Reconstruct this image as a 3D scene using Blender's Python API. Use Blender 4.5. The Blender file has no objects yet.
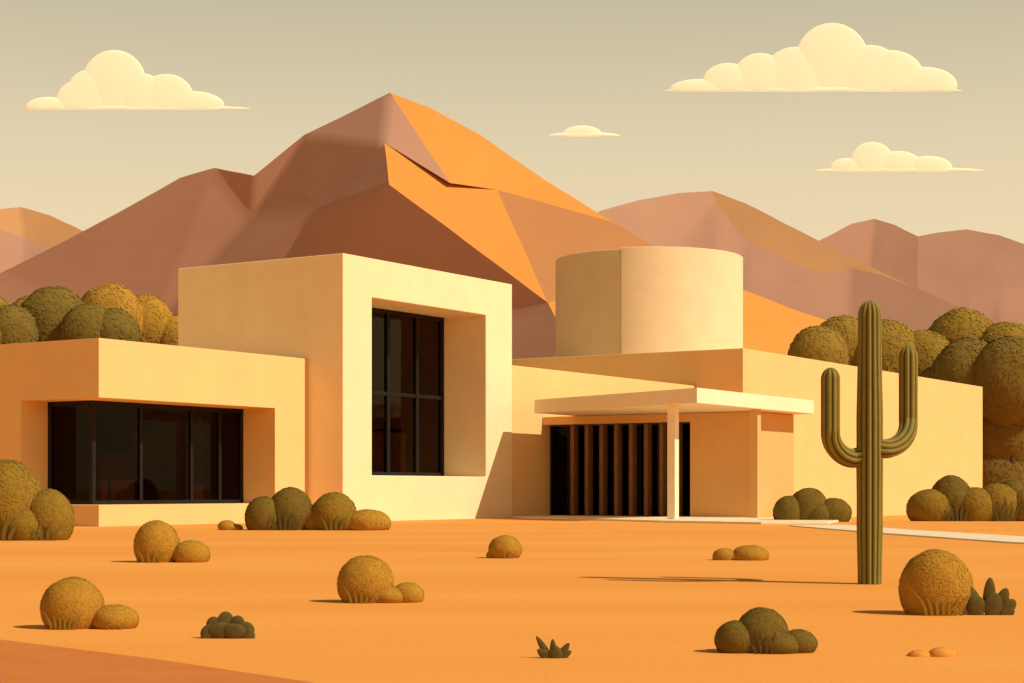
import bpy, bmesh, math, random
import numpy as np
from mathutils import Vector, Matrix, noise

random.seed(7); rng = np.random.default_rng(7)
scene = bpy.context.scene
COL = scene.collection
scene.view_settings.view_transform = 'Standard'
scene.view_settings.look = 'None'
scene.view_settings.exposure = 0

# ------------------------------------------------------------------ materials
def new_mat(name):
    m = bpy.data.materials.new(name); m.use_nodes = True
    nt = m.node_tree
    return m, nt, nt.nodes['Principled BSDF']

def surf_mat(name, c1, c2, scale=1.0, detail=6, rough=0.9, bump=0.0, bscale=20, bdist=0.02, c3=None, s3=0.1, f3=0.5, stretch=None):
    m, nt, b = new_mat(name)
    N, L = nt.nodes, nt.links
    tc = N.new('ShaderNodeTexCoord')
    src = tc.outputs['Object']
    if stretch:
        mp = N.new('ShaderNodeMapping'); mp.inputs['Scale'].default_value = stretch
        L.new(src, mp.inputs[0]); src = mp.outputs[0]
    n = N.new('ShaderNodeTexNoise'); n.inputs['Scale'].default_value = scale; n.inputs['Detail'].default_value = detail
    L.new(src, n.inputs['Vector'])
    r = N.new('ShaderNodeValToRGB')
    r.color_ramp.elements[0].position = 0.32; r.color_ramp.elements[1].position = 0.68
    r.color_ramp.elements[0].color = (*c1, 1); r.color_ramp.elements[1].color = (*c2, 1)
    L.new(n.outputs['Fac'], r.inputs[0])
    out = r.outputs[0]
    if c3:
        n3 = N.new('ShaderNodeTexNoise'); n3.inputs['Scale'].default_value = s3; n3.inputs['Detail'].default_value = 4
        L.new(src, n3.inputs['Vector'])
        r3 = N.new('ShaderNodeMapRange'); r3.inputs[1].default_value = 0.5; r3.inputs[2].default_value = 0.72
        r3.inputs[3].default_value = 0; r3.inputs[4].default_value = f3
        L.new(n3.outputs['Fac'], r3.inputs[0])
        mx = N.new('ShaderNodeMixRGB'); mx.inputs[2].default_value = (*c3, 1)
        L.new(r3.outputs[0], mx.inputs[0]); L.new(out, mx.inputs[1]); out = mx.outputs[0]
    L.new(out, b.inputs['Base Color'])
    b.inputs['Roughness'].default_value = rough
    b.inputs['Specular IOR Level'].default_value = 0.15
    if bump > 0:
        nb = N.new('ShaderNodeTexNoise'); nb.inputs['Scale'].default_value = bscale; nb.inputs['Detail'].default_value = 8
        L.new(src, nb.inputs['Vector'])
        bp = N.new('ShaderNodeBump'); bp.inputs['Strength'].default_value = bump; bp.inputs['Distance'].default_value = bdist
        L.new(nb.outputs['Fac'], bp.inputs['Height']); L.new(bp.outputs[0], b.inputs['Normal'])
    return m

def scl(c, f): return tuple(x*f for x in c)
def stucco(name, c):
    return surf_mat(name, scl(c, .965), scl(c, 1.03), scale=0.6, detail=8, bump=0.28, bscale=9, bdist=0.025, c3=scl(c, .95), s3=0.25, f3=.5)

M_cream = stucco('cream_stucco', (.89, .70, .43))
M_ochre = stucco('ochre_stucco', (.82, .53, .225))
M_vest  = stucco('ochre_stucco_shaded', (.72, .42, .165))  # ochre darkened: shade of the entrance wall and column put into it
M_drum  = stucco('drum_plaster_shaded', (.68, .53, .33))  # the drum's shaded left side painted as darker plaster
M_shell = stucco('drum_plaster_lit', (.82, .64, .41))  # the drum's lit side painted as lighter plaster
M_can   = surf_mat('canopy_concrete', (.88, .74, .50), (.92, .79, .55), scale=1.5, bump=.15, bscale=15, bdist=.01)
M_conc  = surf_mat('pavement_concrete', (.80, .66, .46), (.86, .72, .5), scale=1.2, bump=.2, bscale=25, bdist=.01)
M_frame = surf_mat('dark_bronze_metal', (.012, .009, .008), (.018, .013, .011), scale=4, rough=.6)
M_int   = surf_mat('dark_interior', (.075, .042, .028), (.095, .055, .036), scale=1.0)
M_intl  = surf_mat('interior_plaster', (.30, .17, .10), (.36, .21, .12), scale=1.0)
M_wood  = surf_mat('walnut_wood', (.16, .07, .03), (.24, .11, .048), scale=3, stretch=(6, 6, .4), rough=.6)

def glass():
    m, nt, b = new_mat('tinted_glass')
    N, L = nt.nodes, nt.links
    N.remove(b)
    out = N['Material Output']
    t = N.new('ShaderNodeBsdfTransparent'); t.inputs[0].default_value = (.46, .37, .31, 1)
    g = N.new('ShaderNodeBsdfGlossy'); g.inputs['Roughness'].default_value = .0; g.inputs[0].default_value = (.8, .7, .6, 1)
    f = N.new('ShaderNodeFresnel'); f.inputs[0].default_value = 1.2
    mx = N.new('ShaderNodeMixShader')
    L.new(f.outputs[0], mx.inputs[0]); L.new(t.outputs[0], mx.inputs[1]); L.new(g.outputs[0], mx.inputs[2])
    L.new(mx.outputs[0], out.inputs[0])
    return m
M_glass = glass()

def leaf_mat(name, ca, cb):
    m, nt, b = new_mat(name)
    N, L = nt.nodes, nt.links
    a = N.new('ShaderNodeAttribute'); a.attribute_name = 'tint'
    mx = N.new('ShaderNodeMixRGB'); mx.inputs[1].default_value = (*ca, 1); mx.inputs[2].default_value = (*cb, 1)
    L.new(a.outputs['Fac'], mx.inputs[0]); L.new(mx.outputs[0], b.inputs['Base Color'])
    b.inputs['Roughness'].default_value = .9; b.inputs['Specular IOR Level'].default_value = .05
    return m
M_olive  = leaf_mat('olive_foliage', (.40, .200, .026), (.46, .245, .034))
M_green  = leaf_mat('sage_foliage', (.235, .138, .018), (.28, .17, .025))
M_dark   = leaf_mat('dark_foliage', (.155, .098, .018), (.185, .12, .023))
M_deep   = leaf_mat('deep_green_foliage', (.085, .060, .015), (.11, .082, .022))
M_rust   = leaf_mat('dry_brush', (.76, .30, .058), (.80, .33, .066))
M_bark   = surf_mat('bark', (.06, .04, .02), (.10, .06, .035), scale=4, bump=.5, bscale=10)

# ------------------------------------------------------------------ helpers
def obj_from(name, verts, faces, mats=(), parent=None, smooth=False, midx=None):
    me = bpy.data.meshes.new(name)
    me.from_pydata([tuple(v) for v in verts], [], faces)
    for m in mats: me.materials.append(m)
    if midx is not None: me.polygons.foreach_set('material_index', midx)
    if smooth: me.polygons.foreach_set('use_smooth', [True]*len(me.polygons))
    me.update()
    o = bpy.data.objects.new(name, me); COL.objects.link(o)
    if parent: o.parent = parent
    return o

def box_vf(x0, x1, y0, y1, z0, z1):
    v = [(x0,y0,z0),(x1,y0,z0),(x1,y1,z0),(x0,y1,z0),(x0,y0,z1),(x1,y0,z1),(x1,y1,z1),(x0,y1,z1)]
    f = [(0,3,2,1),(4,5,6,7),(0,1,5,4),(1,2,6,5),(2,3,7,6),(3,0,4,7)]
    return v, f

def add_bevel(o, w=.03):
    b = o.modifiers.new('bevel', 'BEVEL'); b.width = w; b.segments = 2; b.limit_method = 'ANGLE'; b.angle_limit = math.radians(40)

def boxo(name, b, mat, parent=None, bevel=.02):
    v, f = box_vf(*b)
    o = obj_from(name, v, f, [mat], parent)
    if bevel: add_bevel(o, bevel)
    return o

def boxes(name, bl, mat, parent=None, bevel=0):
    V, F = [], []
    for b in bl:
        v, f = box_vf(*b); k = len(V); V += v; F += [tuple(i+k for i in q) for q in f]
    o = obj_from(name, V, F, [mat], parent)
    if bevel: add_bevel(o, bevel)
    return o

def cut_box(name, b, cuts, mat, parent, bevel=.03):
    o = boxo(name, b, mat, None, 0)
    cs = []
    for i, c in enumerate(cuts):
        k = boxo('cutter', c, mat, None, 0); cs.append(k)
        md = o.modifiers.new('b%d' % i, 'BOOLEAN'); md.operation = 'DIFFERENCE'; md.solver = 'EXACT'; md.object = k
    dg = bpy.context.evaluated_depsgraph_get(); dg.update()
    me = bpy.data.meshes.new_from_object(o.evaluated_get(dg))
    o.modifiers.clear(); o.data = me; me.name = name
    for k in cs: bpy.data.objects.remove(k)
    o.parent = parent
    add_bevel(o, bevel)
    return o

def prism(name, pts, z0, z1, mat, parent=None, bevel=.02):
    n = len(pts)
    V = [(x, y, z0) for x, y in pts] + [(x, y, z1) for x, y in pts]
    F = [tuple(range(n))[::-1], tuple(range(n, 2*n))] + [(i, (i+1) % n, n+(i+1) % n, n+i) for i in range(n)]
    o = obj_from(name, V, F, [mat], parent)
    bm = bmesh.new(); bm.from_mesh(o.data); bmesh.ops.recalc_face_normals(bm, faces=bm.faces); bm.to_mesh(o.data); bm.free()
    if bevel: add_bevel(o, bevel)
    return o

# ------------------------------------------------------------------ museum
museum = bpy.data.objects.new('museum_building', None); COL.objects.link(museum)
museum.location = (-8.45, 86.65, 0); museum.rotation_euler = (0, 0, math.radians(57.4))

cut_box('tower', (0, 15.7, 0, 11.17, -1, 13.45), [(2.39, 12.97, -1, 7.0, 2.35, 11.45)], M_cream, museum, .04)
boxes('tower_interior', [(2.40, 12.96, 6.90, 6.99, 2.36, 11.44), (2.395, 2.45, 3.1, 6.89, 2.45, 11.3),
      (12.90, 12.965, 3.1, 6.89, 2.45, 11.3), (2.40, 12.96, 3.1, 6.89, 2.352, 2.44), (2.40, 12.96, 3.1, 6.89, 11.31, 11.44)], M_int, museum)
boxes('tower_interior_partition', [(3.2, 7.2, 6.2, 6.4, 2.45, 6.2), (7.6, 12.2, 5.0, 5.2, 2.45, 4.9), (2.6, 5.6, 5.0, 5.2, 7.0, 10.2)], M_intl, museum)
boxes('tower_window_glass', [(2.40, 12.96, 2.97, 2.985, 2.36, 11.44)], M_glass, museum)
fr = []
for u in (2.40, 5.55, 7.55, 10.25, 12.72): fr.append((u, u+.24, 2.86, 3.08, 2.36, 11.44))
us = [(2.645, 5.545), (5.795, 7.545), (7.795, 10.245), (10.495, 12.715)]
for a, b in us:
    for z, h in ((2.362, .22), (6.75, .20), (11.22, .21)): fr.append((a, b, 2.88, 3.06, z, z+h))
boxes('tower_window_frame', fr, M_frame, museum, .01)

cut_box('gallery_wing', (-14.33, .5, 2.25, 24, -1, 8.25),
        [(-16, -2.55, 1, 7.2, .94, 5.65), (-12.4, -2.6, 6.5, 11, .96, 5.6)], M_ochre, museum, .04)
gu, gv = -12.75, 4.3
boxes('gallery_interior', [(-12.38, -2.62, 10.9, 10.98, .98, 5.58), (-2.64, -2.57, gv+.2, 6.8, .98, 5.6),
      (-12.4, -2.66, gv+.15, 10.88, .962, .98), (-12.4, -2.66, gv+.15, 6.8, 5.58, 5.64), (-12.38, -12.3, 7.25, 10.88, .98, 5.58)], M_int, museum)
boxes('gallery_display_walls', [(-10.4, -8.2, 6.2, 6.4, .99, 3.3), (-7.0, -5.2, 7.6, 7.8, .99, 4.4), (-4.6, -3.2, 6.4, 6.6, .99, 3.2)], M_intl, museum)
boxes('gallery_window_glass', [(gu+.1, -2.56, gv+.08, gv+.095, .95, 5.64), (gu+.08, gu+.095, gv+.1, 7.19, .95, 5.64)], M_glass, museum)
fr = [(gu, gu+.22, gv, gv+.22, .945, 5.645)]
for u in (-9.75, -6.35, -4.35, -2.75): fr.append((u, u+.18, gv, gv+.2, .945, 5.645))
prev = gu+.225
for u in (-9.75, -6.35, -4.35, -2.75):
    fr += [(prev, u-.003, gv+.01, gv+.19, .947, 1.12), (prev, u-.003, gv+.01, gv+.19, 5.42, 5.643)]; prev = u+.183
fr += [(gu, gu+.2, 6.98, 7.19, .945, 5.645), (gu+.01, gu+.19, gv+.225, 6.975, .947, 1.12), (gu+.01, gu+.19, gv+.225, 6.975, 5.42, 5.643)]
boxes('gallery_window_frame', fr, M_frame, museum, .01)

boxo('connector_block', (15.6, 39.5, .05, 16, -1, 8.8), M_ochre, museum, .04)
boxo('exhibition_hall', (39.4, 92, -3.5, 18, -2, 11.26), M_ochre, museum, .04)
def revolve(name, cu, cv, prof, a0, a1, mat, n=160, closed=True):
    V = []; F = []; m = len(prof)
    cnt = n if closed else n+1
    for i in range(cnt):
        a = math.radians(a0+(a1-a0)*i/n)
        for q, z in prof: V.append((cu+q*math.cos(a), cv+q*math.sin(a), z))
    for i in range(n):
        j = (i+1) % n if closed else i+1
        for k in range(m-1): F.append((i*m+k, j*m+k, j*m+k+1, i*m+k+1))
    if not closed:
        F.append(tuple(range(m))[::-1]); F.append(tuple((n*m)+k for k in range(m)))
    o = obj_from(name, V, F, [mat], museum, smooth=True)
    es = o.modifiers.new('es', 'EDGE_SPLIT'); es.split_angle = math.radians(35)
    return o
r, h = 7.36, 19.85; dcu, dcv = 53.63, 11.42
revolve('rotunda_drum', dcu, dcv, [(r, -1), (r, h-.05), (r-.05, h), (r-.5, h), (r-.5, h-.9), (0.01, h-.9)], 0, 360, M_drum)
r2 = 7.5
revolve('rotunda_curved_screen_wall', dcu, dcv, [(r+.02, 8), (r2, 8), (r2, h+.05), (r2-.04, h+.09), (r+.02, h+.09)], -167.3, -10, M_shell, 120, False)

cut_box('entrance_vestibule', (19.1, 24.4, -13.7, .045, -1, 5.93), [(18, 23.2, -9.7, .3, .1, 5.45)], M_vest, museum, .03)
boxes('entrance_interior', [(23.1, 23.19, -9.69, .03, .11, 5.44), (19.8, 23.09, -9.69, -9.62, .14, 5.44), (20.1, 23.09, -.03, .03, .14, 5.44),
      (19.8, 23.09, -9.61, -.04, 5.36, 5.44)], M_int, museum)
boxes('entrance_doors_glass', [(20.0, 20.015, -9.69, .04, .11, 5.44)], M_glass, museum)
fr = []
for i in range(9):
    v = -9.69 + i*1.195
    fr.append((19.94, 20.08, v, v+.14, .11, 5.44))
boxes('entrance_doors_frame', fr, M_frame, museum)
fr = []
for i in range(8):
    v = -8.9 + i*.98
    fr.append((19.22, 19.78, v, v+.24, .14, 5.43))
boxes('entrance_fins', fr, M_wood, museum, .01)
prism('entrance_canopy', [(14.96, -1.95), (9.56, -14.9), (24.5, -14.9), (24.5, -1.95)], 5.95, 6.72, M_can, museum, .03)
boxo('canopy_column', (10.95, 11.4, -12.95, -12.5, 0, 5.948), M_can, museum, .02)
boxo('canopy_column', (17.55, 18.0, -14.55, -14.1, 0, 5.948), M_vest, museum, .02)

# ------------------------------------------------------------------ ground
def sm(t): t = max(0, min(1, t)); return t*t*(3-2*t)
def zg(x, y): return -.5*sm((y-88)/22)*sm((x-9)/10)
def ground():
    def axis(lim, near, step):
        a = list(np.arange(-near, near+.01, step)); k = near
        while k < lim:
            k *= 1.5; a = [-k]+a+[k]
        return a
    xs = axis(9000, 60, 3); ys = [y+60 for y in axis(9000, 90, 3)]
    V = [(x, y, zg(x, y)) for y in ys for x in xs]; n = len(xs)
    F = [(j*n+i, j*n+i+1, (j+1)*n+i+1, (j+1)*n+i) for j in range(len(ys)-1) for i in range(n-1)]
    m, nt, b = new_mat('desert_sand'); N, L = nt.nodes, nt.links
    tc = N.new('ShaderNodeTexCoord')
    def nz(s, d, st=(1, 1, 1)):
        mp = N.new('ShaderNodeMapping'); mp.inputs['Scale'].default_value = st; L.new(tc.outputs['Object'], mp.inputs[0])
        q = N.new('ShaderNodeTexNoise'); q.inputs['Scale'].default_value = s; q.inputs['Detail'].default_value = d; L.new(mp.outputs[0], q.inputs['Vector']); return q
    a = nz(.10, 4, (.5, 1.8, 1)); r = N.new('ShaderNodeValToRGB')
    r.color_ramp.elements[0].position = .35; r.color_ramp.elements[1].position = .65
    r.color_ramp.elements[0].color = (.79, .315, .064, 1); r.color_ramp.elements[1].color = (.84, .365, .084, 1)
    L.new(a.outputs['Fac'], r.inputs[0])
    g = nz(14, 8); mr = N.new('ShaderNodeMapRange'); mr.inputs[1].default_value = .35; mr.inputs[2].default_value = .65; mr.inputs[3].default_value = .955; mr.inputs[4].default_value = 1.03
    L.new(g.outputs['Fac'], mr.inputs[0])
    mu = N.new('ShaderNodeMixRGB'); mu.blend_type = 'MULTIPLY'; mu.inputs[0].default_value = 1
    L.new(r.outputs[0], mu.inputs[1]); L.new(mr.outputs[0], mu.inputs[2]); L.new(mu.outputs[0], b.inputs['Base Color'])
    b.inputs['Roughness'].default_value = .95; b.inputs['Specular IOR Level'].default_value = .05
    q = nz(2.2, 9); bp = N.new('ShaderNodeBump'); bp.inputs['Strength'].default_value = .12; bp.inputs['Distance'].default_value = .04
    L.new(q.outputs['Fac'], bp.inputs['Height']); L.new(bp.outputs[0], b.inputs['Normal'])
    obj_from('ground', V, F, [m])
ground()

M_track = surf_mat('packed_dirt', (.56, .178, .038), (.61, .20, .045), scale=1.5, bump=.12, bscale=8, bdist=.03)
pts = [(-40, 33), (-14, 25.3), (-9, 21.6), (-5.47, 18.5), (-3.4, 16.4), (-1.68, 14.4), (0.2, 11.5), (2, 7), (-8, 2), (-40, 12)]
obj_from('dirt_track', [(x, y, .005) for x, y in pts], [tuple(range(len(pts)))[::-1]], [M_track])

def loc2w(u, v):
    return (-8.45+.5388*u-.8424*v, 86.65+.8424*u+.5388*v)
prism('entrance_pavement', [loc2w(*p) for p in [(15.75, -.02), (15.0, -.3), (7.5, -14), (6.0, -20), (8, -22.5), (21, -18.5), (19.0, -14), (19.05, -.02)]], -.7, .1, M_conc, None, .02)
prism('walkway', [(12.2, 76.3), (14.9, 77.6), (15.6, 68), (17.5, 55.5), (19.5, 47), (24, 36), (30, 26), (27.5, 25), (21, 35), (16.8, 46), (14.9, 52), (13.4, 63)], -.3, .05, M_conc, None, .01)

def pebbles():
    V, F = [], []
    for i in range(150):
        y = 13.5 + 45*random.random()**1.6; x = (random.random()-.5)*.64*y
        s = random.uniform(.005, .014)
        R = Matrix.Rotation(random.random()*6.3, 3, 'Z'); k = len(V)
        base = [(1,0,0),(.5,.8,0),(-.6,.7,0),(-1,-.1,0),(-.4,-.8,0),(.6,-.7,0),(.4,.1,.7),(-.4,0,.6)]
        for p in base:
            q = R @ Vector([c*s*random.uniform(.8, 1.2) for c in p]); V.append((x+q.x, y+q.y, q.z))
        F += [(k+a, k+b, k+c) for a, b, c in [(0,1,6),(1,2,7),(1,7,6),(2,3,7),(3,4,7),(4,5,6),(4,6,7),(5,0,6)]]
    m = surf_mat('pebble_stone', (.60, .22, .05), (.72, .30, .075), scale=3)
    obj_from('gravel', V, F, [m])
pebbles()

# ------------------------------------------------------------------ foliage
def ico(sub=3):
    bm = bmesh.new(); bmesh.ops.create_icosphere(bm, subdivisions=sub, radius=1)
    v = np.array([x.co[:] for x in bm.verts]); f = np.array([[y.index for y in x.verts] for x in bm.faces]); bm.free(); return v, f
ICO = ico(4)

def foliage(name, loc, lobes, leaf, density=1.0, mats=None, blades=None, trunks=None, rough=.03, parent=None, yflat=.85, jit=.06):
    VV, FF, MI, TT = [], [], [], []; base = 0
    for (lx, ly, lz, rx, rz, mi) in lobes:
        ry = rx*yflat
        c = np.array([lx, ly, lz]); R = np.array([rx, ry, rz])
        v, f = ICO
        ph = rng.random(3)*20
        disp = np.array([noise.noise(Vector(p*2+ph)) for p in v])*rough*1.5
        cv = c + v*R*(.985+disp)[:, None]; cv[:, 2] = np.maximum(cv[:, 2], -.05)
        VV.append(cv); FF += [tuple(int(i) for i in (q+base)) for q in f]; MI += [mi]*len(f); TT.append(np.full(len(cv), .45)); base += len(cv)
        area = 2*math.pi*(rx*rx+rx*rz)
        n = int(min(8000, density*area/(leaf*leaf)*1.3))
        d = rng.normal(size=(n, 3)); d /= np.linalg.norm(d, axis=1)[:, None]
        dd = np.array([noise.noise(Vector(p*2+ph)) for p in d])*rough*1.5
        p = c + d*R*(.99+dd+rng.random(n)*rough*.5)[:, None]
        keep = p[:, 2] > 0; p = p[keep]; d = d[keep]; n = len(p)
        nn = d/R; nn /= np.linalg.norm(nn, axis=1)[:, None]
        nn = nn + rng.normal(size=(n, 3))*jit; nn /= np.linalg.norm(nn, axis=1)[:, None]
        t = np.cross(nn, rng.normal(size=(n, 3))); t /= np.linalg.norm(t, axis=1)[:, None]
        b = np.cross(nn, t)
        s = (leaf*rng.uniform(.5, 1.0, n))[:, None]
        q = np.stack([p-t*s*.9, p-b*s*.45, p+t*s*.9, p+b*s*.45], 1).reshape(-1, 3)
        VV.append(q)
        FF += [(base+4*i, base+4*i+1, base+4*i+2, base+4*i+3) for i in range(n)]; MI += [mi]*n
        TT.append(np.repeat(np.clip(rng.normal(.5, .25, n), 0, 1), 4)); base += 4*n
    if blades:
        for (bx, by, h, w, lean, mi) in blades:
            k = []
            for j in range(6):
                t = j/5; ww = w*(1-t)**.8*(.6+1.2*t if t < .4 else 1); x = bx+lean*t*t
                yy = by+.25*h*t*t
                k += [(x-ww, yy, h*t), (x+ww, yy, h*t)]
            VV.append(np.array(k))
            FF += [(base+2*j, base+2*j+1, base+2*j+3, base+2*j+2) for j in range(5)]; MI += [mi]*5; TT.append(np.full(12, .2)); base += 12
    if trunks:
        ti = len(mats)-1
        for (tx, ty, tz, r) in trunks:
            k = []; m = 8
            for j in range(5):
                t = j/4; rr = r*(1-.55*t)
                for i in range(m):
                    a = i*6.2832/m; k.append((tx+rr*math.cos(a)+r*.6*math.sin(t*4+tx), ty+rr*math.sin(a), -1+(tz+1)*t))
            VV.append(np.array(k))
            FF += [(base+j*m+i, base+j*m+(i+1) % m, base+(j+1)*m+(i+1) % m, base+(j+1)*m+i) for j in range(4) for i in range(m)]
            MI += [ti]*(4*m); TT.append(np.full(len(k), .5)); base += len(k)
    V = np.concatenate(VV); T = np.concatenate(TT)
    me = bpy.data.meshes.new(name); me.from_pydata(V.tolist(), [], FF)
    for m in mats: me.materials.append(m)
    me.polygons.foreach_set('material_index', MI)
    me.polygons.foreach_set('use_smooth', [True]*len(MI))
    at = me.attributes.new('tint', 'FLOAT', 'POINT'); at.data.foreach_set('value', T.astype(np.float32))
    me.update()
    o = bpy.data.objects.new(name, me); COL.objects.link(o); o.location = loc
    return o

def shrub(name, x, y, k, L, leaf, mats, blades=None, density=1.0, rough=.02):
    lobes = []
    for a, h, r, rz, dy, mi in L:
        top = h+rz; h2 = h*.85
        lobes.append((a*k, dy*k, h2*k, r*k, (top-h2)*k, mi))
    bl = [(a*k, b*k, h*k, w*k, le*k, mi) for a, b, h, w, le, mi in blades] if blades else None
    return foliage(name, (x, y, zg(x, y)), lobes, leaf, density, mats, bl, rough=rough)

def blades(xc, spread, n, h, w, dy, mi):
    out = []
    for i in range(n):
        t = (i/(n-1)-.5)*2 if n > 1 else 0
        out.append((xc+t*spread*.5, dy, h*(1-.35*abs(t))*random.uniform(.85, 1.1), w, t*spread*.5, mi))
    return out

MS = [M_olive, M_green, M_dark, M_deep]
shrub('desert_shrub', -15.2, 55.5, .032, [(-34, 38, 40, 43, 6, 1), (12, 24, 25, 27, 0, 1), (-10, 14, 24, 20, -6, 1)], .09, MS, blades(-30, 24, 5, 36, 3, -34, 2)+blades(14, 18, 4, 26, 2.5, -25, 2))
shrub('desert_shrub', -7.76, 69.3, .04, [(-54, 15, 19, 19, -2, 2), (-28, 20, 23, 23, 4, 2), (-2, 12, 15, 14, 2, 1), (16, 18, 23, 20, 0, 1), (50, 8, 24, 13, -4, 0), (30, 8, 18, 12, -4, 1)], .10, MS, blades(-30, 18, 5, 26, 2, -20, 3)+blades(18, 14, 4, 22, 2, -22, 2))
shrub('desert_shrub', -7.56, 38.5, .0222, [(-15, 19, 23, 23, 0, 0), (20, 9, 19, 13, -2, 0)], .05, MS, blades(-16, 16, 4, 22, 1.6, -21, 1))
shrub('desert_shrub', -11.4, 69.3, .04, [(0, 4, 9, 6, 0, 0), (8, 2, 8, 4, 1, 0)], .09, MS)
shrub('desert_shrub', -.16, 40.8, .0235, [(0, 10, 17, 13, 0, 0), (-12, 3, 7, 5, 0, 0)], .05, MS, blades(4, 8, 3, 12, 1.2, -15, 1))
shrub('desert_shrub', 5.17, 39.6, .02286, [(-14, 4, 12, 8, 0, 0), (12, 5, 19, 10, 0, 0), (0, 3, 14, 6, 2, 0)], .05, MS)
shrub('desert_shrub', -1.89, 24.76, .01429, [(-14, 21, 29, 26, 0, 0), (28, 8, 17, 12, -2, 0), (10, 6, 20, 10, -4, 0)], .03, MS, blades(-16, 20, 5, 26, 1.6, -25, 1))
shrub('desert_shrub', -4.9, 20.1, .0116, [(-17, 23, 32, 28, 0, 0), (26, 10, 24, 14, -3, 0)], .026, MS, blades(-20, 22, 6, 28, 1.6, -27, 1)+blades(30, 12, 3, 15, 1.4, -23, 1))
shrub('desert_shrub', 2.5, 17.1, .00988, [(-29, 14, 22, 18, 0, 2), (-3, 20, 27, 25, 3, 2), (33, 10, 19, 13, 0, 2), (12, 8, 24, 13, -4, 2)], .022, MS, blades(-2, 22, 5, 28, 1.6, -23, 3))
shrub('desert_shrub', 5.48, 22.4, .0129, [(0, 29, 37, 36, 0, 0)], .03, MS, blades(0, 34, 7, 42, 2.0, -31, 1))
shrub('dry_brush_clump', 4.05, 16.7, .00964, [(-13, 0, 12, 6, 0, 0), (10, 0, 15, 9, 0, 0)], .02, [M_rust])
shrub('desert_shrub', 15.2, 87.5, .0505, [(-24, 11, 16, 15, 0, 2), (-4, 16, 20, 18, 3, 2), (20, 10, 19, 14, 0, 2), (6, 8, 16, 12, -3, 2)], .13, MS)
shrub('desert_shrub', 24, 90.0, .052, [(-44, 14, 24, 18, 0, 1), (-22, 22, 22, 24, 4, 2), (0, 14, 22, 20, -2, 1), (24, 16, 24, 22, 2, 1), (54, 14, 22, 20, -2, 1), (40, 22, 18, 20, 6, 2)], .13, MS, blades(-22, 16, 5, 28, 2, -20, 3)+blades(26, 16, 5, 26, 2, -22, 3))

def tree_mass(name, Y, k, cx, L, leaf, mats, ybase=490, rough=.025):
    lobes = []; trunks = []
    for px, py, r, dy, mi in L:
        z = (ybase-py)*k+1.6
        lobes.append(((px-cx)*k, dy, z-r*k*.2, r*k*1.06, r*k*1.15, mi))
        zz = z - r*k*1.5
        while zz > r*k*.5:
            lobes.append(((px-cx)*k+random.uniform(-.2, .2)*r*k, dy+random.uniform(.3, .7)*r*k, zz, r*k*random.uniform(1.0, 1.15), r*k*1.2, mi)); zz -= r*k*1.2
        trunks.append(((px-cx)*k, dy, z, r*k*.14))
    return foliage(name, ((cx-512)*k, Y, 0), lobes, leaf, .8, mats+[M_bark], None, trunks, rough=rough, yflat=.7, jit=.10)
M_t0 = leaf_mat('crown_olive', (.38, .20, .03), (.44, .24, .038))
M_t1 = leaf_mat('crown_sage', (.27, .165, .027), (.31, .195, .033))
M_t2 = leaf_mat('crown_dark', (.175, .115, .024), (.21, .142, .03))
MT = [M_t0, M_t1, M_t2, M_dark]
tree_mass('distant_trees', 112, .0646, 80, [(18, 316, 27, 3, 1), (96, 309, 35, 4, 0), (128, 314, 30, 5, 0), (160, 330, 24, 5, 0), (-20, 315, 25, 3, 1),
     (62, 324, 36, -2, 2), (28, 336, 26, -4, 2), (104, 335, 27, -4, 2), (128, 337, 24, -4, 2), (5, 340, 20, -5, 2), (-25, 335, 20, -5, 2)], .24, MT)
tree_mass('distant_trees', 178, .1027, 912, [(822, 352, 30, 2, 1), (850, 342, 32, 4, 1), (892, 352, 37, 3, 1), (930, 356, 31, 3, 1), (978, 338, 38, 6, 1), (1018, 350, 34, 4, 1), (1050, 350, 28, 4, 1),
     (954, 378, 37, -6, 2), (990, 380, 39, -8, 2), (1026, 386, 36, -7, 2), (925, 388, 20, -5, 2)], .36, MT)

M_pad = surf_mat('succulent_leaf', (.09, .065, .016), (.125, .092, .022), scale=12, bump=.2, bscale=60, bdist=.003, rough=.95)
def pads(name, x, y, k, L, point=0.0):
    V, F = [], []
    v, f = ICO
    for dx, dy, h, w, ang, yaw in L:
        R = Matrix.Rotation(math.radians(yaw), 3, 'Z') @ Matrix.Rotation(math.radians(ang), 3, 'Y')
        b = len(V)
        for p in v:
            t = (p[2]+1)/2
            wf = (.75+.35*t)*(1-point) + point*(1.15-.75*t)
            q = Vector((p[0]*w*wf, p[1]*w*.3*(.5+.5*t), (p[2]+.92)*h*.5))
            q = R @ q
            V.append(((q.x+dx)*k, (q.y+dy)*k, max(-.02, q.z*k)))
        F += [tuple(int(i)+b for i in t) for t in f]
    o = obj_from(name, V, F, [M_pad], smooth=True); o.location = (x, y, 0)
pads('succulent_plant', -3.07, 18.7, .0108, [(-11, 0, 23, 8.5, -10, 0), (-1, 1, 28, 9, -3, 10), (8, 0, 24, 8.5, 8, -8), (13, -1, 19, 9, 34, 5), (-12, -2, 17, 9, -48, 0), (-6, -3, 17, 13, -8, 0), (6, -4, 16, 13, 6, 0), (14, -2, 15, 8, 64, 0), (-15, -2, 12, 8, -62, 0)])
pads('succulent_plant', 6.05, 22.2, .0128, [(4, 0, 39, 7.5, 3, 0), (-5, 0, 31, 8, -20, 8), (12, 1, 30, 8, 22, 0), (14, -2, 23, 8.5, 48, 0), (-10, -2, 24, 8.5, -48, 0), (6, -4, 24, 11, 8, 0), (-6, -4, 22, 11, -18, 0), (-14, -3, 20, 7, -66, 0), (16, -3, 15, 7, 68, 0)], .45)
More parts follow.
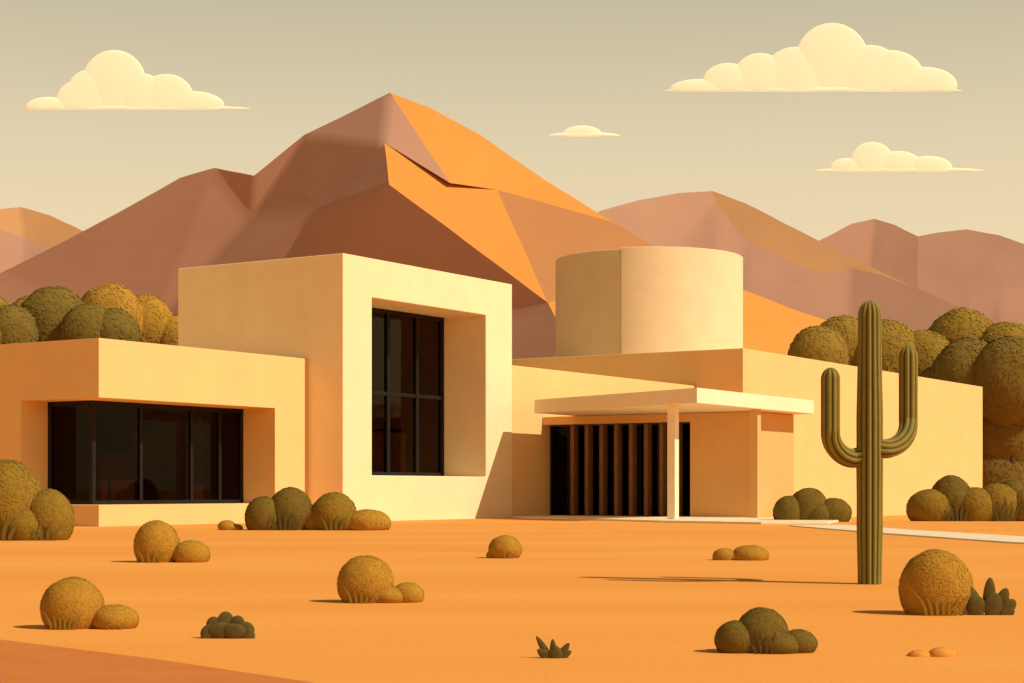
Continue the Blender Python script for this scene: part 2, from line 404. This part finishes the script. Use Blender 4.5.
pads('succulent_plant', .39, 16.5, .00952, [(-3, 0, 27, 4.5, -32, 0), (1, 0, 20, 4.5, -4, 0), (6, 0, 19, 5, 34, 0), (-3, -2, 16, 6, -56, 0), (2, -3, 13, 8, 8, 0), (6, -1, 15, 5, 60, 0)], .8)

# ------------------------------------------------------------------ saguaro
def saguaro():
    m, nt, b = new_mat('saguaro_skin'); N, L = nt.nodes, nt.links
    at = N.new('ShaderNodeAttribute'); at.attribute_name = 'tint'
    r = N.new('ShaderNodeValToRGB')
    r.color_ramp.elements[0].color = (.055, .05, .012, 1); r.color_ramp.elements[1].color = (.24, .19, .040, 1)  # dark end puts the shade of the grooves into the skin colour
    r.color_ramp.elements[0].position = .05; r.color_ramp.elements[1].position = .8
    L.new(at.outputs['Fac'], r.inputs[0])
    tc = N.new('ShaderNodeTexCoord'); n = N.new('ShaderNodeTexNoise'); n.inputs['Scale'].default_value = 5; n.inputs['Detail'].default_value = 6
    L.new(tc.outputs['Object'], n.inputs['Vector'])
    mr = N.new('ShaderNodeMapRange'); mr.inputs[3].default_value = .8; mr.inputs[4].default_value = 1.2; L.new(n.outputs['Fac'], mr.inputs[0])
    mu = N.new('ShaderNodeMixRGB'); mu.blend_type = 'MULTIPLY'; mu.inputs[0].default_value = 1
    L.new(r.outputs[0], mu.inputs[1]); L.new(mr.outputs[0], mu.inputs[2]); L.new(mu.outputs[0], b.inputs['Base Color'])
    b.inputs['Roughness'].default_value = .7; b.inputs['Specular IOR Level'].default_value = .15
    M_sp = surf_mat('spine', (.45, .33, .16), (.55, .42, .22), scale=5)
    V, F, T, MI = [], [], [], []
    SP, SF = [], []
    def limb(path, r, ribs, capL):
        P = [Vector(p) for p in path]
        seg = [0]
        for i in range(1, len(P)): seg.append(seg[-1]+(P[i]-P[i-1]).length)
        tot = seg[-1]; n = int(tot/.045); pts = []
        for i in range(n+1):
            s = tot*i/n
            j = max(k for k in range(len(seg)) if seg[k] <= s+1e-9); j = min(j, len(P)-2)
            pts.append((P[j].lerp(P[j+1], (s-seg[j])/(seg[j+1]-seg[j])), s))
        end, tang = pts[-1][0], (pts[-1][0]-pts[-2][0]).normalized()
        fine = [q for q in pts if q[1] < tot-capL]
        for i in range(0, 13):
            a = i/12*math.pi/2; s = tot-capL+capL*math.sin(a)
            fine.append((end - tang*(tot-s), s))
        pts = fine; nb = ribs*8; up = Vector((0, 1, 0)); base = len(V)
        for i, (p, s) in enumerate(pts):
            t = ((pts[min(i+1, len(pts)-1)][0])-(pts[max(i-1, 0)][0])).normalized()
            up = (up - t*up.dot(t)).normalized(); sd = t.cross(up)
            d = tot-s
            rr = r*(math.sqrt(max(0.0004, 1-((capL-d)/capL)**2)) if d < capL else 1)
            rr *= 1+.03*noise.noise(Vector((s*1.5, r*9, 0)))
            if len(path) == 2: rr *= .9+.12*math.sin(min(1, s/tot*1.15)*math.pi)
            for q in range(nb):
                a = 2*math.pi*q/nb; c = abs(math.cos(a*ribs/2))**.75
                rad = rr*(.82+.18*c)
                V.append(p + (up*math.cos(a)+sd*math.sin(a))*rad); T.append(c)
            if i % 2 == 0 and d > .02:
                for q in range(ribs):
                    a = 2*math.pi*q/ribs
                    o = up*math.cos(a)+sd*math.sin(a); c0 = p+o*rr*.99
                    for _ in range(3):
                        dr = (o*1.0+Vector((random.gauss(0, .5), random.gauss(0, .5), random.gauss(0, .5)))).normalized()*random.uniform(.015, .028)
                        w = dr.cross(Vector((.3, .2, 1))).normalized()*.0009; k = len(SP)
                        SP.extend([c0-w, c0+w, c0+dr]); SF.append((k, k+1, k+2))
        for i in range(len(pts)-1):
            for q in range(nb):
                F.append((base+i*nb+q, base+i*nb+(q+1) % nb, base+(i+1)*nb+(q+1) % nb, base+(i+1)*nb+q))
        F.append(tuple(base+(len(pts)-1)*nb+q for q in range(nb)))
    limb([(0, 0, -.1), (0, 0, 4.82)], .222, 13, .26)
    def arm(sgn, dx, z_join, zc, rc, ztop, y=0):
        path = [(0, 0, z_join+.03)]
        for i in range(0, 13):
            a = i/12*math.pi/2
            path.append((sgn*(dx-rc+rc*math.sin(a)), y*(i/12), zc-rc*math.cos(a)))
        path.append((sgn*dx, y, ztop))
        limb(path, .165, 9, .20)
    arm(-1, .73, 2.18, 2.60, .46, 3.66, -.35)
    arm(1, .745, 2.30, 2.80, .50, 4.08, .38)
    k = len(V)
    V2 = V+SP; F2 = F+[tuple(i+k for i in f) for f in SF]
    o = obj_from('saguaro_cactus', V2, F2, [m, M_sp], midx=[0]*len(F)+[1]*len(SF), smooth=True)
    a = o.data.attributes.new('tint', 'FLOAT', 'POINT'); a.data.foreach_set('value', T+[0.5]*len(SP))
    o.location = (6.09, 29.5, 0)
saguaro()

# ------------------------------------------------------------------ mountains (1.0 = 1733 m away)
def rock(name, c):
    return surf_mat(name, scl(c, .96), scl(c, 1.03), scale=.004, detail=8, bump=.10, bscale=.02, bdist=6, rough=1, stretch=(1, 1, 2.2))
R_mauve = rock('mauve_shade_rock', (.47, .245, .165))  # hue of the shaded mountain slopes put into the rock colour
R_mauve2 = rock('mauve_shade_rock_pale', (.47, .25, .16))
R_orange = rock('orange_lit_rock', (.67, .275, .058))  # same mountain on its sunward slopes, lit hue put into the colour
R_brown = rock('brown_shade_rock', (.46, .20, .078))  # duller facet on the lit side, its shading painted in
R_tan = rock('tan_lit_rock', (.56, .285, .125))  # lit hue of the hills' sunny slopes put into the colour
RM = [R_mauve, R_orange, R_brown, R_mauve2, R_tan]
def W(p): x, y, d = p; return Vector(((x-512)*d, 1733*d, (490-y)*d+1.6))
def mountain(name, pts, faces, cuts=5, amp=1.0, ridge=()):
    bm = bmesh.new()
    vs = {k: bm.verts.new(W(p)) for k, p in pts.items()}
    for names, mi in faces:
        f = bm.faces.new([vs[n] for n in names]); f.material_index = mi
    if ridge:
        back = [bm.verts.new((vs[n].co.x*1.25, vs[n].co.y*1.35, -20)) for n in ridge]
        for i in range(len(ridge)-1):
            f = bm.faces.new([vs[ridge[i]], vs[ridge[i+1]], back[i+1], back[i]]); f.material_index = 9
    bmesh.ops.triangulate(bm, faces=bm.faces[:])
    bmesh.ops.subdivide_edges(bm, edges=bm.edges[:], cuts=cuts, use_grid_fill=True)
    for v in bm.verts:
        n = noise.noise_vector(v.co*.02); n2 = noise.noise_vector(v.co*.005)
        v.co += Vector((n.x, n.y*.6, n.z))*amp*.55+Vector((0, n2.y*4, 0))*amp
    for f in bm.faces:
        if f.material_index == 9: f.material_index = 0
        f.smooth = True
    bmesh.ops.recalc_face_normals(bm, faces=bm.faces[:])
    sharp = [e for e in bm.edges if len(e.link_faces) == 2 and (e.link_faces[0].material_index != e.link_faces[1].material_index or e.calc_face_angle(0) > .9)]
    bmesh.ops.split_edges(bm, edges=sharp)
    me = bpy.data.meshes.new(name); bm.to_mesh(me); bm.free()
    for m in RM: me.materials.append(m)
    o = bpy.data.objects.new(name, me); COL.objects.link(o); return o

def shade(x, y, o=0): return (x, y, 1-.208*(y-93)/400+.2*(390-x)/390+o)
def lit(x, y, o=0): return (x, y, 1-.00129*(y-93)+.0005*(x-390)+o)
pts = dict(P=(390,93,1), S1=shade(305,135), S2=shade(254,176), S3=shade(215,168), S4=shade(180,178), S5=shade(120,212), S6=shade(60,243), S7=shade(0,273), S8=shade(-120,330), S9=shade(-300,500),
  R1=lit(432,109), R2=lit(480,135), R3=lit(545,180), R4=lit(612,222), R5=lit(660,250), R6=lit(745,291), R7=lit(792,309), R8=lit(838,324), R9=lit(960,500,.05),
  A=(450,183,.908), B=(384,143,.938), C=(389,184,.888), E=(548,302,.81), G=(640,500,.64), V1=shade(312,212,-.02), V2=shade(252,215,.012), V3=shade(330,330,-.012), V4=shade(150,330,.01),
  H2=shade(300,500), H3=shade(50,500), H4=shade(-300,500,-.05), T1=lit(497,190), U=lit(585,295), WW=lit(745,335), G2=(800,500,.72))
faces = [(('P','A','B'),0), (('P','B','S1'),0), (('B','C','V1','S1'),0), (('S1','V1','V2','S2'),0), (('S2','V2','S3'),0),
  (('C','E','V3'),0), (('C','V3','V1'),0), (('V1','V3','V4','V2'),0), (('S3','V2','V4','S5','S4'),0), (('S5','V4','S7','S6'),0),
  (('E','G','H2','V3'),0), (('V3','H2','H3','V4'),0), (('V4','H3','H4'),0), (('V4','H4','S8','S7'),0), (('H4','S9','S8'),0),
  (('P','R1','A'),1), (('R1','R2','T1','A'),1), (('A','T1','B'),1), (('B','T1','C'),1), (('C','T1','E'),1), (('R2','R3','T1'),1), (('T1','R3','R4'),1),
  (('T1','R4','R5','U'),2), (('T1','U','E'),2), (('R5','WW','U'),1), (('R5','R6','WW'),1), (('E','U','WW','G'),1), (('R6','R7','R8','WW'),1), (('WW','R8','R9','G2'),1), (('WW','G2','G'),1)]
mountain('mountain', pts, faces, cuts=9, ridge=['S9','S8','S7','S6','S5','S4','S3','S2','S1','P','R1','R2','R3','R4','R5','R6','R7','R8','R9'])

def rng_hill(name, sil, mid, d, mats, amp=1.0):
    """broad, evenly inclined slopes: lower ground stands nearer"""
    pts = {}; faces = []
    n = len(sil); top = min(p[1] for p in sil); xp = [p[0] for p in sil if p[1] == top][0]
    def dep(x, y): return d*(1-.26*(y-top)/(500-top)) - d*.00022*abs(x-xp)
    for i in range(n):
        pts['s%d' % i] = (*sil[i], dep(*sil[i]))
        pts['m%d' % i] = (*mid[i], dep(*mid[i]))
        pts['b%d' % i] = (mid[i][0], 502, dep(mid[i][0], 502))
    for i in range(n-1):
        faces.append((('s%d' % i, 's%d' % (i+1), 'm%d' % (i+1), 'm%d' % i), mats[i][0]))
        faces.append((('m%d' % i, 'm%d' % (i+1), 'b%d' % (i+1), 'b%d' % i), mats[i][1]))
    return mountain(name, pts, faces, 7, amp*d, ['s%d' % i for i in range(n)])

rng_hill('hills', [(520,290),(560,240),(600,211),(640,200),(680,193),(712,191),(745,203),(790,226),(850,257),(910,285),(962,308),(1040,345),(1120,400)],
  [(500,330),(560,300),(610,270),(650,260),(685,240),(716,204),(745,240),(800,266),(850,285),(900,305),(950,322),(1040,370),(1120,430)], 1.6,
  [(3,3),(3,3),(3,3),(3,3),(3,3),(4,0),(4,0),(4,0),(4,0),(4,0),(4,0),(3,3)])  # lit slopes tan, shaded ones mauve: light split painted by material
M_front = rock('umber_rock', (.40, .205, .135)); RM.append(M_front)
rng_hill('hills', [(720,360),(760,316),(790,288),(815,275),(850,268),(885,276),(925,292),(970,312),(1030,335),(1100,370)],
  [(700,400),(750,370),(780,330),(810,320),(850,310),(890,325),(930,335),(970,350),(1030,370),(1100,400)], 1.25, [(5,5)]*9)
rng_hill('hills', [(740,300),(800,250),(830,235),(852,224),(874,219),(895,225),(918,236),(940,232),(967,229),(1000,235),(1040,250),(1120,290),(1200,340)],
  [(740,330),(800,290),(830,280),(850,272),(870,270),(895,270),(918,275),(940,278),(967,275),(1000,275),(1040,290),(1120,330),(1200,400)], 2.0,
  [(5,5)]*6+[(0,0)]*6)
rng_hill('hills', [(-140,290),(-60,230),(-10,210),(20,207),(50,215),(85,232),(130,258),(200,300)],
  [(-140,330),(-60,232),(-15,226),(22,236),(48,248),(88,262),(130,290),(200,340)], 1.8, [(4,0)]*7)

# ------------------------------------------------------------------ clouds
def cloud_mat():
    m, nt, b = new_mat('cloud_vapour')
    b.inputs['Base Color'].default_value = (.86, .73, .54, 1); b.inputs['Roughness'].default_value = 1
    b.inputs['Specular IOR Level'].default_value = 0
    b.inputs['Emission Color'].default_value = (1, .76, .46, 1); b.inputs['Emission Strength'].default_value = .38  # glow added in place of light scattered inside the cloud
    return m
M_cloud = cloud_mat()
def cloud(name, cx, base, L):
    d = 2.6; bm = bmesh.new(); z0 = (490-base)*d+1.6
    for x, h, rx, rz in L:
        M = Matrix.Translation(((x-cx)*d, 0, h*d)) @ Matrix.Diagonal((rx*d, min(rx*.08, 1.8)*d, rz*d, 1))
        bmesh.ops.create_icosphere(bm, subdivisions=5, radius=1, matrix=M)
    for v in bm.verts: v.co.z = max(v.co.z, 0)
    me = bpy.data.meshes.new(name); bm.to_mesh(me); bm.free(); me.materials.append(M_cloud)
    for p in me.polygons: p.use_smooth = abs(p.normal.z) < .999
    o = bpy.data.objects.new(name, me); COL.objects.link(o); o.location = ((cx-512)*d, 1733*d, z0)
cloud('cloud', 138, 109, [(48,2,22,10), (80,8,24,21), (114,26,32,33), (88,14,22,25), (140,12,26,24), (166,10,28,25), (190,4,34,14), (138,0,113,4)])
cloud('cloud', 813, 91, [(700,2,30,10), (728,8,26,20), (760,10,28,28), (832,30,37,38), (795,10,34,34), (870,14,34,32), (890,14,34,27), (925,6,32,18), (813,0,149,5)])
cloud('cloud', 584, 136, [(584,0,36,4), (582,1,20,9.5)])
cloud('cloud', 900, 171, [(900,0,85,4), (872,9,22,20), (848,4,18,9), (898,6,24,14), (928,4,24,11)])

# ------------------------------------------------------------------ light and sky
az = math.radians(116); el = math.radians(42)
sdir = Vector((math.sin(az)*math.cos(el), math.cos(az)*math.cos(el), math.sin(el)))
sun = bpy.data.lights.new('sun', 'SUN'); sun.energy = 4.2; sun.angle = math.radians(.5); sun.color = (1, .885, .68)
so = bpy.data.objects.new('sun', sun); COL.objects.link(so); so.rotation_euler = sdir.to_track_quat('Z', 'Y').to_euler()
w = bpy.data.worlds.new('World'); scene.world = w; w.use_nodes = True
N, L = w.node_tree.nodes, w.node_tree.links
bg = N['Background']; out = N['World Output']
sky = N.new('ShaderNodeTexSky'); sky.sky_type = 'NISHITA'; sky.sun_disc = False
sky.sun_elevation = el; sky.sun_rotation = az; sky.dust_density = 5; sky.air_density = 1
L.new(sky.outputs[0], bg.inputs[0]); bg.inputs[1].default_value = .01
tc = N.new('ShaderNodeTexCoord'); sp = N.new('ShaderNodeSeparateXYZ'); L.new(tc.outputs['Generated'], sp.inputs[0])
rp = N.new('ShaderNodeValToRGB'); L.new(sp.outputs['Z'], rp.inputs[0])
e = rp.color_ramp.elements
e[0].position = 0.0; e[0].color = (.86, .65, .36, 1)
e[1].position = .28; e[1].color = (.52, .46, .31, 1)
x = e.new(.12); x.color = (.86, .68, .405, 1)
x = e.new(.19); x.color = (.75, .615, .39, 1)
x = e.new(.36); x.color = (.22, .185, .125, 1)
x = e.new(.6); x.color = (.13, .11, .08, 1)
b2 = N.new('ShaderNodeBackground'); L.new(rp.outputs[0], b2.inputs[0]); b2.inputs[1].default_value = 1
ad = N.new('ShaderNodeAddShader'); L.new(bg.outputs[0], ad.inputs[0]); L.new(b2.outputs[0], ad.inputs[1]); L.new(ad.outputs[0], out.inputs[0])

# ------------------------------------------------------------------ camera
cd = bpy.data.cameras.new('camera'); cam = bpy.data.objects.new('camera', cd); COL.objects.link(cam)
cam.location = (0, 0, 1.6); cam.rotation_euler = (math.radians(90), 0, 0)
cd.sensor_width = 36; cd.lens = 60.93; cd.shift_y = .145; cd.clip_start = .1; cd.clip_end = 30000
scene.camera = cam
